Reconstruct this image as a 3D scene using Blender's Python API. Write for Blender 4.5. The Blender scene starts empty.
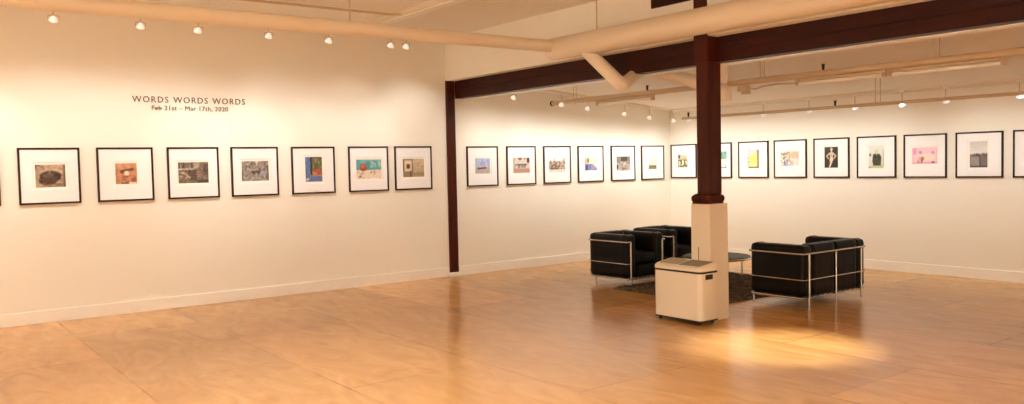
import bpy, bmesh, math, random
from mathutils import Vector, Matrix, noise

random.seed(7)
scene = bpy.context.scene
COL = scene.collection
PI = math.pi

# ------------------------------------------------------------------ helpers
def lin(c):
    return c / 12.92 if c <= 0.04045 else ((c + 0.055) / 1.055) ** 2.4

def rgb(r, g, b):
    return (lin(r / 255), lin(g / 255), lin(b / 255), 1.0)

def add_box(bm, x0, x1, y0, y1, z0, z1, bevel=0.0, seg=2):
    ret = bmesh.ops.create_cube(bm, size=1.0)
    vs = ret['verts']
    for v in vs:
        v.co = Vector(((x0 + x1) / 2 + v.co.x * (x1 - x0), (y0 + y1) / 2 + v.co.y * (y1 - y0), (z0 + z1) / 2 + v.co.z * (z1 - z0)))
    if bevel > 0:
        es = {e for v in vs for e in v.link_edges}
        bmesh.ops.bevel(bm, geom=list(es), offset=bevel, offset_type='OFFSET', segments=seg, profile=0.5, affect='EDGES', clamp_overlap=True)
    return bm

def add_tube(bm, pts, r, seg=10, closed=False):
    pts = [Vector(p) for p in pts]
    n = len(pts)
    rs = r if isinstance(r, (list, tuple)) else [r] * n
    rings = []
    up = None
    for i, p in enumerate(pts):
        if closed:
            a = (p - pts[i - 1]).normalized(); b = (pts[(i + 1) % n] - p).normalized()
        else:
            a = (p - pts[i - 1]).normalized() if i else (pts[1] - p).normalized()
            b = (pts[i + 1] - p).normalized() if i < n - 1 else a
        t = (a + b)
        t = t.normalized() if t.length > 1e-6 else a
        if up is None:
            up = Vector((0, 0, 1)) if abs(t.z) < 0.9 else Vector((1, 0, 0))
        s = t.cross(up)
        if s.length < 1e-4:
            s = t.cross(Vector((0, 1, 0)))
        s.normalize()
        u = s.cross(t).normalized()
        up = u
        k = max(0.5, math.sqrt(max(0.05, (1 + a.dot(b)) / 2)))
        ring = []
        bend = (b - a)
        bd = bend.normalized() if bend.length > 1e-5 else None
        for j in range(seg):
            an = 2 * PI * j / seg
            o = s * math.cos(an) + u * math.sin(an)
            if bd is not None:
                o = o + bd * (o.dot(bd)) * (1 / k - 1)
            ring.append(bm.verts.new(p + o * rs[i]))
        rings.append(ring)
    m = n if closed else n - 1
    for i in range(m):
        A, B = rings[i], rings[(i + 1) % n]
        for j in range(seg):
            bm.faces.new((A[j], A[(j + 1) % seg], B[(j + 1) % seg], B[j]))
    if not closed:
        bm.faces.new(list(reversed(rings[0]))); bm.faces.new(rings[-1])
    return bm

def rounded(pts, r, k=5, closed=False):
    """round the corners of a polyline with small arcs"""
    pts = [Vector(p) for p in pts]
    n = len(pts); out = []
    for i, p in enumerate(pts):
        if not closed and (i == 0 or i == n - 1):
            out.append(p); continue
        a = pts[i - 1]; b = pts[(i + 1) % n]
        da = (a - p); db = (b - p)
        rr = min(r, da.length * 0.45, db.length * 0.45)
        p0 = p + da.normalized() * rr; p1 = p + db.normalized() * rr
        for j in range(k + 1):
            t = j / k
            out.append(p0 * (1 - t) ** 2 + p * 2 * t * (1 - t) + p1 * t * t)
    return out

def add_lathe(bm, prof, seg=24, mat=None):
    """prof: list of (r, z) bottom to top; mat transforms the result"""
    rings = []
    for r, z in prof:
        if r < 1e-6:
            rings.append([bm.verts.new((0, 0, z))])
        else:
            rings.append([bm.verts.new((r * math.cos(2 * PI * j / seg), r * math.sin(2 * PI * j / seg), z)) for j in range(seg)])
    for A, B in zip(rings[:-1], rings[1:]):
        if len(A) == 1 and len(B) == 1:
            continue
        for j in range(seg):
            k = (j + 1) % seg
            if len(A) == 1:
                bm.faces.new((A[0], B[k], B[j]))
            elif len(B) == 1:
                bm.faces.new((A[j], A[k], B[0]))
            else:
                bm.faces.new((A[j], A[k], B[k], B[j]))
    if len(rings[0]) > 1: bm.faces.new(list(reversed(rings[0])))
    if len(rings[-1]) > 1: bm.faces.new(rings[-1])
    if mat is not None:
        vs = [v for R in rings for v in R]
        bmesh.ops.transform(bm, matrix=mat, verts=vs)
    return bm

def add_square_loft(bm, prof, cx, cy, r=0.012):
    """prof: (half_x, half_y, z) square sections with cut corners"""
    rings = []
    for hx, hy, z in prof:
        c = min(r, hx * 0.3)
        P = [(hx - c, -hy), (hx, -hy + c), (hx, hy - c), (hx - c, hy), (-hx + c, hy), (-hx, hy - c), (-hx, -hy + c), (-hx + c, -hy)]
        rings.append([bm.verts.new((cx + x, cy + y, z)) for x, y in P])
    for A, B in zip(rings[:-1], rings[1:]):
        for j in range(8):
            k = (j + 1) % 8
            bm.faces.new((A[j], A[k], B[k], B[j]))
    bm.faces.new(list(reversed(rings[0]))); bm.faces.new(rings[-1])
    return bm

def mesh_of(name, bm, mat, smooth=False):
    bmesh.ops.recalc_face_normals(bm, faces=bm.faces)
    me = bpy.data.meshes.new(name)
    bm.to_mesh(me); bm.free()
    if mat is not None: me.materials.append(mat)
    if smooth:
        for p in me.polygons: p.use_smooth = True
        try:
            me.set_sharp_from_angle(angle=math.radians(40))
        except Exception:
            pass
    return me

def obj(name, bm, mat, parent=None, smooth=False, loc=None):
    me = bm if isinstance(bm, bpy.types.Mesh) else mesh_of(name, bm, mat, smooth)
    o = bpy.data.objects.new(name, me); COL.objects.link(o)
    if parent is not None: o.parent = parent
    if loc is not None: o.location = loc
    return o

def tag(o, label, cat, group=None):
    o['label'] = label; o['category'] = cat
    if group: o['group'] = group
    return o

def thing(name, label, cat, loc=(0, 0, 0), rotz=0.0, group=None):
    o = bpy.data.objects.new(name, None); COL.objects.link(o)
    o.empty_display_size = 0.1
    o.location = loc; o.rotation_euler = (0, 0, rotz)
    return tag(o, label, cat, group)

def struct(name, bm, mat, parent=None):
    o = obj(name, bm, mat, parent)
    o['kind'] = 'structure'
    return o

def dup(root, loc, rotz, label, group=None):
    r = root.copy(); COL.objects.link(r)
    r.location = loc; r.rotation_euler = (0, 0, rotz); r['label'] = label
    if group: r['group'] = group
    for ch in list(root.children):
        c = ch.copy(); COL.objects.link(c); c.parent = r
        for g in list(ch.children):
            d = g.copy(); COL.objects.link(d); d.parent = c
    return r

B = bmesh.new

# ---------------------------------------------------------------- materials
def new_mat(name):
    m = bpy.data.materials.new(name); m.use_nodes = True
    nt = m.node_tree
    return m, nt, nt.nodes['Principled BSDF']

def simple(name, col, rough=0.5, metal=0.0, coat=0.0, spec=None, bump=None):
    m, nt, p = new_mat(name)
    p.inputs['Base Color'].default_value = col
    p.inputs['Roughness'].default_value = rough
    p.inputs['Metallic'].default_value = metal
    p.inputs['Coat Weight'].default_value = coat
    if spec is not None: p.inputs['Specular IOR Level'].default_value = spec
    tc = nt.nodes.new('ShaderNodeTexCoord')
    no = nt.nodes.new('ShaderNodeTexNoise')
    sc, st = bump if bump else (30.0, 0.03)
    no.inputs['Scale'].default_value = sc; no.inputs['Detail'].default_value = 3
    bp = nt.nodes.new('ShaderNodeBump'); bp.inputs['Strength'].default_value = st; bp.inputs['Distance'].default_value = 0.01
    nt.links.new(tc.outputs['Object'], no.inputs['Vector'])
    nt.links.new(no.outputs['Fac'], bp.inputs['Height'])
    nt.links.new(bp.outputs['Normal'], p.inputs['Normal'])
    return m

def emit(name, col, strength):
    m, nt, p = new_mat(name)
    p.inputs['Base Color'].default_value = (0.8, 0.8, 0.8, 1)
    p.inputs['Emission Color'].default_value = col
    p.inputs['Emission Strength'].default_value = strength
    return m

def wood(name, c0, c1, axis, rough=0.45):
    m, nt, p = new_mat(name)
    tc = nt.nodes.new('ShaderNodeTexCoord'); mp = nt.nodes.new('ShaderNodeMapping')
    s = [9.0, 9.0, 9.0]; s[axis] = 0.9
    mp.inputs['Scale'].default_value = s
    no = nt.nodes.new('ShaderNodeTexNoise'); no.inputs['Scale'].default_value = 2.0; no.inputs['Detail'].default_value = 8; no.inputs['Distortion'].default_value = 0.6
    rp = nt.nodes.new('ShaderNodeValToRGB')
    rp.color_ramp.elements[0].position = 0.24; rp.color_ramp.elements[0].color = c0
    rp.color_ramp.elements[1].position = 0.72; rp.color_ramp.elements[1].color = c1
    bp = nt.nodes.new('ShaderNodeBump'); bp.inputs['Strength'].default_value = 0.25; bp.inputs['Distance'].default_value = 0.01
    L = nt.links.new
    L(tc.outputs['Object'], mp.inputs['Vector']); L(mp.outputs['Vector'], no.inputs['Vector']); L(no.outputs['Fac'], rp.inputs['Fac'])
    L(rp.outputs['Color'], p.inputs['Base Color']); L(no.outputs['Fac'], bp.inputs['Height']); L(bp.outputs['Normal'], p.inputs['Normal'])
    p.inputs['Roughness'].default_value = rough
    p.inputs['Specular IOR Level'].default_value = 0.2
    return m

def plywood():
    m, nt, p = new_mat('plywood_floor')
    N = nt.nodes.new; L = nt.links.new
    tc = N('ShaderNodeTexCoord')
    mp = N('ShaderNodeMapping'); mp.inputs['Location'].default_value = (24.40, 6.48 + 1.22 * 15, 0)
    L(tc.outputs['Object'], mp.inputs['Vector'])
    br = N('ShaderNodeTexBrick')
    br.offset = 0.5; br.offset_frequency = 2
    br.inputs['Scale'].default_value = 1.0
    br.inputs['Brick Width'].default_value = 2.44; br.inputs['Row Height'].default_value = 1.22
    br.inputs['Mortar Size'].default_value = 0.009; br.inputs['Mortar Smooth'].default_value = 0.3
    br.inputs['Color1'].default_value = (0, 0, 0, 1); br.inputs['Color2'].default_value = (1, 1, 1, 1); br.inputs['Mortar'].default_value = (0.5, 0.5, 0.5, 1)
    L(mp.outputs['Vector'], br.inputs['Vector'])
    # rotary-cut figure, long along the sheets
    mg = N('ShaderNodeMapping'); mg.inputs['Scale'].default_value = (0.7, 1.9, 1)
    L(tc.outputs['Object'], mg.inputs['Vector'])
    ng = N('ShaderNodeTexNoise'); ng.inputs['Scale'].default_value = 1.7; ng.inputs['Detail'].default_value = 3; ng.inputs['Distortion'].default_value = 2.2
    L(mg.outputs['Vector'], ng.inputs['Vector'])
    wv = N('ShaderNodeTexWave'); wv.wave_type = 'BANDS'; wv.bands_direction = 'Y'
    wv.inputs['Scale'].default_value = 2.2; wv.inputs['Distortion'].default_value = 9.0; wv.inputs['Detail'].default_value = 3; wv.inputs['Detail Scale'].default_value = 1.2
    L(mg.outputs['Vector'], wv.inputs['Vector'])
    mixg = N('ShaderNodeMix'); mixg.data_type = 'FLOAT'; mixg.inputs[0].default_value = 0.0
    L(ng.outputs['Fac'], mixg.inputs[2]); L(wv.outputs['Fac'], mixg.inputs[3])
    rp = N('ShaderNodeValToRGB')
    rp.color_ramp.elements[0].position = 0.24; rp.color_ramp.elements[0].color = FLOOR_A
    rp.color_ramp.elements[1].position = 0.76; rp.color_ramp.elements[1].color = FLOOR_B
    L(mixg.outputs[0], rp.inputs['Fac'])
    # each sheet its own tone
    hs = N('ShaderNodeHueSaturation')
    mr = N('ShaderNodeMapRange'); mr.inputs['To Min'].default_value = 0.82; mr.inputs['To Max'].default_value = 1.12
    L(br.outputs['Color'], mr.inputs['Value']); L(mr.outputs['Result'], hs.inputs['Value']); L(rp.outputs['Color'], hs.inputs['Color'])
    # worn seams
    ns = N('ShaderNodeTexNoise'); ns.inputs['Scale'].default_value = 1.3; ns.inputs['Detail'].default_value = 3
    L(tc.outputs['Object'], ns.inputs['Vector'])
    ms = N('ShaderNodeMapRange'); ms.inputs['From Min'].default_value = 0.4; ms.inputs['From Max'].default_value = 0.6; ms.inputs['To Min'].default_value = 0.2; ms.inputs['To Max'].default_value = 0.6
    L(ns.outputs['Fac'], ms.inputs['Value'])
    mu = N('ShaderNodeMath'); mu.operation = 'MULTIPLY'
    L(br.outputs['Fac'], mu.inputs[0]); L(ms.outputs['Result'], mu.inputs[1])
    mx = N('ShaderNodeMix'); mx.data_type = 'RGBA'
    L(mu.outputs[0], mx.inputs[0]); L(hs.outputs['Color'], mx.inputs[6]); mx.inputs[7].default_value = rgb(112, 52, 16)
    L(mx.outputs[2], p.inputs['Base Color'])
    # varnish
    mr2 = N('ShaderNodeMapRange'); mr2.inputs['To Min'].default_value = FLOOR_ROUGH - 0.05; mr2.inputs['To Max'].default_value = FLOOR_ROUGH + 0.1
    L(ng.outputs['Fac'], mr2.inputs['Value']); L(mr2.outputs['Result'], p.inputs['Roughness'])
    p.inputs['Specular IOR Level'].default_value = FLOOR_SPEC
    nb = N('ShaderNodeTexNoise'); nb.inputs['Scale'].default_value = 2.5; nb.inputs['Detail'].default_value = 4
    L(mg.outputs['Vector'], nb.inputs['Vector'])
    bp = N('ShaderNodeBump'); bp.inputs['Strength'].default_value = 0.04; bp.inputs['Distance'].default_value = 0.03
    L(nb.outputs['Fac'], bp.inputs['Height']); L(bp.outputs['Normal'], p.inputs['Normal'])
    return m

FLOOR_A = rgb(190, 134, 73); FLOOR_B = rgb(217, 167, 101)
FLOOR_ROUGH = 0.2; FLOOR_SPEC = 0.5

M = {}
M['wall'] = simple('wall_paint', rgb(240, 235, 223), 0.75, bump=(60, 0.04))
M['ceil'] = simple('ceiling_paint', rgb(236, 228, 214), 0.8, bump=(40, 0.04))
M['trim'] = simple('trim_paint', rgb(244, 240, 231), 0.4)
M['duct'] = simple('duct_paint', rgb(234, 220, 198), 0.5)
M['pipe'] = simple('pipe_paint', rgb(204, 180, 146), 0.45)
M['white'] = simple('white_enamel', rgb(238, 234, 226), 0.35)
M['floor'] = plywood()
M['beamwood'] = wood('dark_beam_wood', rgb(34, 9, 3), rgb(62, 18, 7), 0)
M['postwood'] = wood('dark_post_wood', rgb(44, 13, 5), rgb(84, 32, 14), 2)
M['frame'] = wood('dark_frame_wood', rgb(34, 22, 15), rgb(58, 40, 28), 0, 0.4)
M['mat'] = simple('mat_board', rgb(244, 243, 243), 0.7, bump=(200, 0.02))
M['card'] = simple('caption_card', rgb(238, 236, 232), 0.6)
M['leather'] = simple('black_leather', rgb(8, 7, 6), 0.48, bump=(14, 0.25), spec=0.2)
M['chrome'] = simple('chrome', (0.56, 0.53, 0.49, 1), 0.2, 1.0)
M['glass_top'] = simple('smoked_glass', rgb(8, 8, 8), 0.45, spec=0.2)
M['rug'] = wood('dark_rug', rgb(34, 28, 22), rgb(118, 104, 86), 2, 0.95)
M['rug'].node_tree.nodes['Mapping'].inputs['Scale'].default_value = (9, 9, 9)
M['dark'] = simple('dark_plastic', rgb(30, 24, 22), 0.5)
M['ac'] = simple('ivory_plastic', rgb(232, 222, 204), 0.38)
M['ac_panel'] = simple('grey_green_panel', rgb(104, 104, 84), 0.3)
M['ac_vent'] = simple('vent_plastic', rgb(176, 164, 140), 0.45)
M['vinyl'] = simple('brown_vinyl', rgb(104, 78, 56), 0.6)
M['sprinkler'] = simple('dark_bronze', rgb(58, 34, 22), 0.4, 0.6)
M['lampcup'] = emit('lamp_reflector_glow', (1, 0.94, 0.84, 1), 0.3)
M['bulb'] = emit('lamp_face', (1, 0.92, 0.78, 1), 5.0)
M['tube'] = simple('lamp_tube', rgb(245, 240, 228), 0.3)

# ------------------------------------------------------------- room shell
XR, YN = 16.0, -16.5         # far side walls (out of the picture)
HC = 3.55                    # front ceiling
def zc(y): return 2.56 + 0.088 * (-y)   # sloping rear ceiling

struct('floor', add_box(B(), -0.25, XR + 0.25, YN - 0.25, 0.25, -0.15, 0), M['floor'])
struct('wall_left', add_box(B(), -0.25, 0, YN - 0.25, 0.25, 0, HC), M['wall'])
struct('wall_right', add_box(B(), 0, XR, 0, 0.25, 0, 2.9), M['wall'])
struct('wall_far', add_box(B(), XR, XR + 0.25, YN - 0.25, 0.25, 0, HC), M['wall'])
struct('wall_behind', add_box(B(), 0, XR, YN - 0.25, YN, 0, HC), M['wall'])
struct('ceiling', add_box(B(), -0.25, XR + 0.25, YN - 0.25, -4.45, HC, HC + 0.12), M['ceil'])
bm = B()
vs = [bm.verts.new((x, y, zc(y) + dz)) for dz in (0, 0.1) for x, y in ((0, -4.45), (XR, -4.45), (XR, 0), (0, 0))]
for f in ((0, 1, 2, 3), (4, 5, 6, 7), (0, 1, 5, 4), (1, 2, 6, 5), (2, 3, 7, 6), (3, 0, 4, 7)): bm.faces.new([vs[i] for i in f])
struct('ceiling_rear', bm, M['ceil'])
# header wall above the beam; it overhangs the beam's face
struct('wall_middle', add_box(B(), 0, XR, -4.88, -4.45, 2.925, HC), M['wall'])
# white board behind the beam's lower edge
struct('trim_1', add_box(B(), 0, XR, -4.59, -4.45, 2.655, 2.925), M['trim'])
def baseboard(name, x0, x1, y0, y1, inner):
    bm = B()
    add_box(bm, x0, x1, y0, y1, 0, 0.142, 0.003)
    return struct(name, bm, M['trim'])
baseboard('baseboard_left', 0, 0.02, YN, -4.9, 0)
baseboard('baseboard_left_rear', 0, 0.02, -4.72, -0.02, 0)
baseboard('baseboard_right', 0, XR, -0.02, 0, 0)
struct('trim_2', add_box(B(), 0, XR, -0.007, 0, 2.092, 2.102, 0.001), M['wall'])   # drywall joint above the prints

# ------------------------------------------------------------- timber
t = thing('wall_post', 'slim dark brown timber post on the left wall under the beam end', 'post', (0, -4.807, 0))
obj('post_shaft', add_box(B(), 0, 0.035, -0.073, 0.073, 0.06, 2.95, 0.003), M['postwood'], t)
obj('post_foot', add_box(B(), 0, 0.06, -0.092, 0.092, 0.0, 0.06, 0.008), M['trim'], t)

t = thing('timber_beam', 'long dark brown timber beam spanning the room under the header wall', 'beam', (0.035, -4.66, 2.665))
obj('upper_timber', add_box(B(), 0, XR - 0.035, -0.07, 0.07, 0.13, 0.26, 0.004), M['beamwood'], t)
obj('lower_timber', add_box(B(), 0, XR - 0.035, -0.07, 0.07, 0.0, 0.1295, 0.003), M['beamwood'], t)

CX, CY = 4.8925, -4.785
t = thing('timber_column', 'dark brown square timber column on a boxed white base in mid room', 'column', (CX, CY, 0))
obj('column_shaft', add_box(B(), -0.0745, 0.0745, -0.105, 0.105, 1.31, 2.665, 0.006), M['postwood'], t)
obj('column_head', add_box(B(), -0.1, 0.0745, -0.105, 0.105, 2.665, 3.55, 0.004), M['postwood'], t)
obj('column_collar', add_square_loft(B(), [(0.118, 0.135, 1.21), (0.12, 0.137, 1.22), (0.114, 0.13, 1.226), (0.124, 0.14, 1.24), (0.127, 0.145, 1.265), (0.122, 0.138, 1.29), (0.1, 0.128, 1.304), (0.078, 0.108, 1.315)], -0.024, 0, 0.03), M['postwood'], t)
obj('column_base', add_square_loft(B(), [(0.127, 0.148, 0.0), (0.127, 0.148, 0.02), (0.125, 0.142, 1.21)], -0.036, 0.035, 0.004), M['ac'], t)

t = thing('timber_bolster', 'short dark timber block left of the column high on the header wall', 'timber', (4.48, -4.89, 3.316))
obj('bolster_block', add_box(B(), -0.272, 0.278, -0.01, 0.01, 0, 0.234, 0.002), M['beamwood'], t)

# ------------------------------------------------------------- ducts, pipes
t = thing('wall_duct', 'slim tan round duct running along the left wall under the ceiling', 'duct', (2.84, -5.08, 3.065))
obj('duct_pipe', add_tube(B(), [(0, -11.3, 0), (0, -0.02, 0)], 0.072, 20), M['duct'], t, True)
for y in (-3.05, -6.6): obj('duct_joint', add_tube(B(), [(0, y - 0.02, 0), (0, y + 0.02, 0)], 0.0745, 20), M['duct'], t, True)
for y in (-2.73, -6.0):
    obj('hanger_rod', add_tube(B(), [(0, y, 0.07), (0, y, HC - 3.065)], 0.009, 8), M['pipe'], t, True)

t = thing('beam_duct', 'thick tan round duct running in front of the header above the beam', 'duct', (2.84, -5.08, 3.042))
obj('duct_pipe', add_tube(B(), [(-0.14, 0, 0), (-0.08, 0, 0), (XR - 2.84, 0, 0)], [0.1, 0.132, 0.132], 28), M['duct'], t, True)
for x in (0.7, 4.7):
    obj('hanger_rod', add_tube(B(), [(x, 0, 0.13), (x, 0, HC - 3.03)], 0.008, 8), M['pipe'], t, True)

bm = B()
pts = rounded([(0.45, 0.0, -0.03), (0.985, 0.11, -0.532), (0.80, 0.6, -0.31), (0.78, 0.75, -0.26)], 0.05, 4)
add_tube(bm, pts, 0.078, 20)
obj('branch_duct', bm, M['duct'], t, True)

t = thing('rear_duct', 'tan duct behind the column sloping to a downward elbow outlet', 'duct', (4.40, -3.98, 2.33))
bm = B()
add_tube(bm, [(-0.80, -0.42, 0.44), (-0.40, -0.02, 0.265), (-0.1, 0, 0.16)], [0.076, 0.076, 0.076], 20)
obj('sloping_duct', bm, M['duct'], t, True)
bm = B()
add_tube(bm, [(0.06, 0, 0.58), (0.03, 0, 0.2)], [0.085, 0.05], 20)
obj('drop_duct', bm, M['duct'], t, True)
bm = B()
add_tube(bm, rounded([(-0.16, 0, 0.125), (0.055, 0, 0.125), (0.055, 0, 0.0)], 0.09, 6), 0.08, 20)
obj('elbow_outlet', bm, M['duct'], t, True)

bm = B(); add_tube(bm, [(0, 0, 0), (XR - 0.5, 0, 0)], 0.037, 16)
t = thing('sprinkler_main', 'thick tan sprinkler pipe hung across the rear bay behind the beam', 'pipe', (0.49, -3.2, 2.602))
obj('pipe_run', bm, M['pipe'], t, True)
obj('end_cap', add_tube(B(), [(-0.03, 0, 0), (0.0, 0, 0)], 0.043, 16), M['sprinkler'], t, True)
for x in (0.52, 3.9, 5.97):
    bm = B()
    for d in (-0.03, 0.03): add_tube(bm, [(x + d, 0, 0.02), (x + d, 0, zc(-3.2) - 2.602)], 0.005, 6)
    obj('hanger_rod', bm, M['pipe'], t)
def sprinkler_head(x, z, parent):
    bm = B()
    add_tube(bm, [(x, 0, z), (x, 0, z + 0.03)], 0.014, 10)
    add_tube(bm, [(x, 0, z + 0.03), (x, 0, z + 0.062)], 0.016, 10)
    add_lathe(bm, [(0.01, 0), (0.022, 0.005), (0.021, 0.01), (0.008, 0.014)], 14, Matrix.Translation((x, 0, z + 0.06)))
    return obj('sprinkler_head', bm, M['sprinkler'], parent, True)
sprinkler_head(2.02, 0.032, t); sprinkler_head(4.71, 0.032, t)

t = thing('sprinkler_branch', 'thinner tan sprinkler pipe below the right track near the right wall', 'pipe', (1.45, -1.3, 2.342))
obj('pipe_run', add_tube(B(), [(0, 0, 0), (XR - 1.45, 0, 0)], 0.022, 12), M['pipe'], t, True)
for x in (3.32, 7.4):
    bm = B()
    for d in (-0.035, 0.035): add_tube(bm, [(x + d, 0, 0.015), (x + d, 0, zc(-1.3) - 2.342)], 0.005, 6)
    obj('hanger_rod', bm, M['pipe'], t)
sprinkler_head(0.13, 0.018, t); sprinkler_head(2.71, 0.018, t)

def strip_light(x0, x1, y, z, label):
    t = thing('strip_light', label, 'light', (x0, y, z), 0, 'unlit strip lights under the sprinkler main')
    w = x1 - x0
    obj('lamp_housing', add_box(B(), 0, w, -0.03, 0.03, 0.02, 0.04, 0.004), M['pipe'], t)
    obj('lamp_tube', add_tube(B(), [(0.03, 0, -0.008), (w - 0.03, 0, -0.008)], 0.02, 12), M['tube'], t, True)
    for x in (0.015, w - 0.015):
        obj('end_bracket', add_box(B(), x - 0.022, x + 0.022, -0.022, 0.022, -0.022, 0.05, 0.004), M['pipe'], t)
strip_light(1.5, 2.62, -3.2, 2.519, 'unlit strip light under the sprinkler main left of the column')
strip_light(4.86, 5.93, -3.2, 2.519, 'unlit strip light under the sprinkler main just right of the column')
strip_light(5.97, 7.1, -3.2, 2.519, 'unlit strip light under the sprinkler main at the far right')
t = thing('junction_box', 'small tan junction box and loose cable under the pipe beside the column', 'box', (4.12, -3.2, 2.515))
obj('box_body', add_box(B(), -0.075, 0.075, -0.03, 0.03, -0.02, 0.042, 0.005), M['pipe'], t)
obj('lower_box', add_box(B(), -0.02, 0.08, -0.025, 0.025, -0.06, -0.024, 0.004), M['pipe'], t)
obj('loose_cable', add_tube(B(), [(0.075, 0, 0.0), (0.16, 0, -0.01), (0.28, 0, 0.012), (0.42, 0, 0.02), (0.55, 0, 0.018), (0.66, 0, 0.012), (0.735, 0, 0.012)], 0.009, 8), M['pipe'], t, True)

# front ceiling: conduit and strip fixture
tag(obj('ceiling_conduit', add_tube(B(), rounded([(1.6, -12, 3.5), (1.6, -6.7, 3.5), (1.7, -6.5, 3.5)], 0.1, 4), 0.014, 8), M['pipe'], None, True),
    'thin tan conduit along the front ceiling above the wall duct', 'conduit')
t = thing('ceiling_strip_light', 'unlit flat strip light on the front ceiling beyond the wall duct', 'light', (0.8, -6.48, 3.47))
obj('lamp_housing', add_box(B(), 0, 2.6, -0.08, 0.08, 0.02, 0.08, 0.006), M['duct'], t)
obj('lens_cover', add_box(B(), 0.02, 2.58, -0.06, 0.06, 0.0, 0.02, 0.006), M['tube'], t)

# ------------------------------------------------------------- track lights
WARM = (0.975, 0.968, 0.915)
def spot(name, loc, target, energy, size=62, blend=0.7, radius=0.035, col=WARM):
    li = bpy.data.lights.new(name, 'SPOT')
    li.energy = energy; li.spot_size = math.radians(size); li.spot_blend = blend
    li.shadow_soft_size = radius; li.color = col
    o = bpy.data.objects.new(name, li); COL.objects.link(o)
    o.location = loc
    d = Vector(target) - Vector(loc)
    o.rotation_euler = d.to_track_quat('-Z', 'Y').to_euler()
    return o

AX = Vector((-0.62, 0, -0.785)).normalized()
def make_head(label, loc, rotz, group):
    t = thing('track_spotlight', label, 'spotlight', loc, rotz, group)
    obj('track_adapter', add_box(B(), -0.016, 0.016, -0.03, 0.03, -0.022, 0.0, 0.003), M['white'], t)
    obj('lamp_stem', add_tube(B(), [(0, 0, -0.02), (0, 0, -0.135)], 0.006, 8), M['pipe'], t, True)
    R = AX.to_track_quat('Z', 'Y').to_matrix().to_4x4()
    T = Matrix.Translation(Vector((0.012, 0, -0.142))) @ R
    bm = B(); add_lathe(bm, [(0.01, 0.0), (0.016, 0.008), (0.028, 0.022), (0.038, 0.044), (0.041, 0.052), (0.037, 0.05), (0.028, 0.03), (0.0, 0.024)], 18, T)
    cup = obj('reflector', bm, M['lampcup'], t, True)
    bm = B(); add_lathe(bm, [(0.0, 0.03), (0.033, 0.042), (0.0, 0.047)], 16, T)
    obj('lamp_face', bm, M['bulb'], cup, True)
    bm = B()
    for s in (-1, 1): add_tube(bm, [(0, 0, -0.132), (0.0, s * 0.05, -0.138), (-0.012, s * 0.052, -0.172)], 0.004, 6)
    obj('yoke', bm, M['pipe'], t)
    return t
HEAD = {}
def head(loc, rotz, label, group):
    if not HEAD:
        HEAD[0] = make_head(label, loc, rotz, group); return HEAD[0]
    return dup(HEAD[0], loc, rotz, label, group)

def track(name, pts, label):
    bm = B()
    (x0, y0, z0), (x1, y1, z1) = pts
    d = Vector((x1 - x0, y1 - y0, z1 - z0)); L = d.length
    add_box(bm, 0, L, -0.016, 0.016, 0.0, 0.024, 0.003)
    m = Matrix.Translation((x0, y0, z0)) @ d.to_track_quat('X', 'Z').to_matrix().to_4x4()
    bmesh.ops.transform(bm, matrix=m, verts=bm.verts)
    return tag(obj(name, bm, M['duct']), label, 'track')

# where each lamp hangs, which wall it lights
TZ = 3.36
track('lighting_track', ((1.24, -14.5, TZ), (1.24, -4.95, TZ)), 'lamp track near the left wall hidden behind the slim tan duct')
def ztr(y): return 2.43 + 0.0865 * (-y)
track('lighting_track', ((0.9, -4.44, ztr(-4.44)), (0.9, -0.95, ztr(-0.95))), 'sloping lamp track along the rear part of the left wall')
track('lighting_track', ((0.92, -1.0, 2.512), (XR - 0.2, -1.0, 2.512)), 'long level lamp track along the right wall above the prints')
E_FRONT, E_SIDE, E_REAR = 22.5, 14.5, 13
names_front = ['above the mound print, first visible from left', 'above the orange desert print', 'right of the wall lettering start', 'at the end of the wall lettering', 'above the blue window print', 'above the teal print', 'last before the header wall']
LF = [-10.23, -9.42, -8.83, -8.04, -7.3, -6.46, -6.24]
for y, nm in zip(LF, ('first visible from the left', 'second from the left', 'third from the left', 'fourth from the left', 'fifth from the left', 'brighter of the pair nearest the post', 'last one, nearest the post')):
    head((1.24, y, TZ), 0, 'glowing white lamp head under the slim wall duct, ' + nm, 'lamp heads lighting the front left wall')
for y in (-13.6, -12.4, -11.3, -10.23, -9.42, -8.6, -7.6, -6.46):
    p = Vector((1.24, y, TZ)) + Vector((-0.05, 0, -0.2))
    spot('track_lamp_beam', p, (0, y + random.uniform(-0.1, 0.1), 1.1), E_FRONT * random.uniform(0.88, 1.12), 108, 1.0)
for y, k in ((-10.75, 0.7), (-8.6, 0.8), (-7.85, 0.9), (-7.0, 0.5), (-6.2, 0.5)):
    spot('track_lamp_beam', Vector((1.19, y, TZ - 0.2)), (0, y, 1.85), 22 * k, 52, 0.9)
for y in (-4.2, -3.45, -2.72, -2.0, -1.3):
    spot('track_lamp_beam', Vector((0.85, y, ztr(y) - 0.19)), (0, y, 1.72), 5, 62, 0.9)
spot('track_lamp_beam', Vector((1.19, -5.6, TZ - 0.2)), (0, -5.45, 1.75), E_FRONT * 1.0, 84, 0.9)
LB = [-4.28, -3.37, -2.84, -2.04, -1.47]
for y, nm in zip(LB, ('closest to the dark beam', 'second from the beam', 'third from the beam', 'fourth from the beam', 'nearest the room corner')):
    head((0.9, y, ztr(y)), 0, 'small lamp head on the sloping rear track, ' + nm, 'lamp heads lighting the rear left wall')
for y in (-4.2, -3.4, -2.7, -2.0, -1.3, -0.55):
    p = Vector((0.9, y, ztr(y))) + Vector((-0.05, 0, -0.19))
    spot('track_lamp_beam', p, (0, y, 1.1), E_SIDE * random.uniform(0.85, 1.15), 128, 1.0)
RX = [0.98, 1.31, 1.69, 2.78, 3.56, 4.27, 4.93, 5.49, 6.34]
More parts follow.
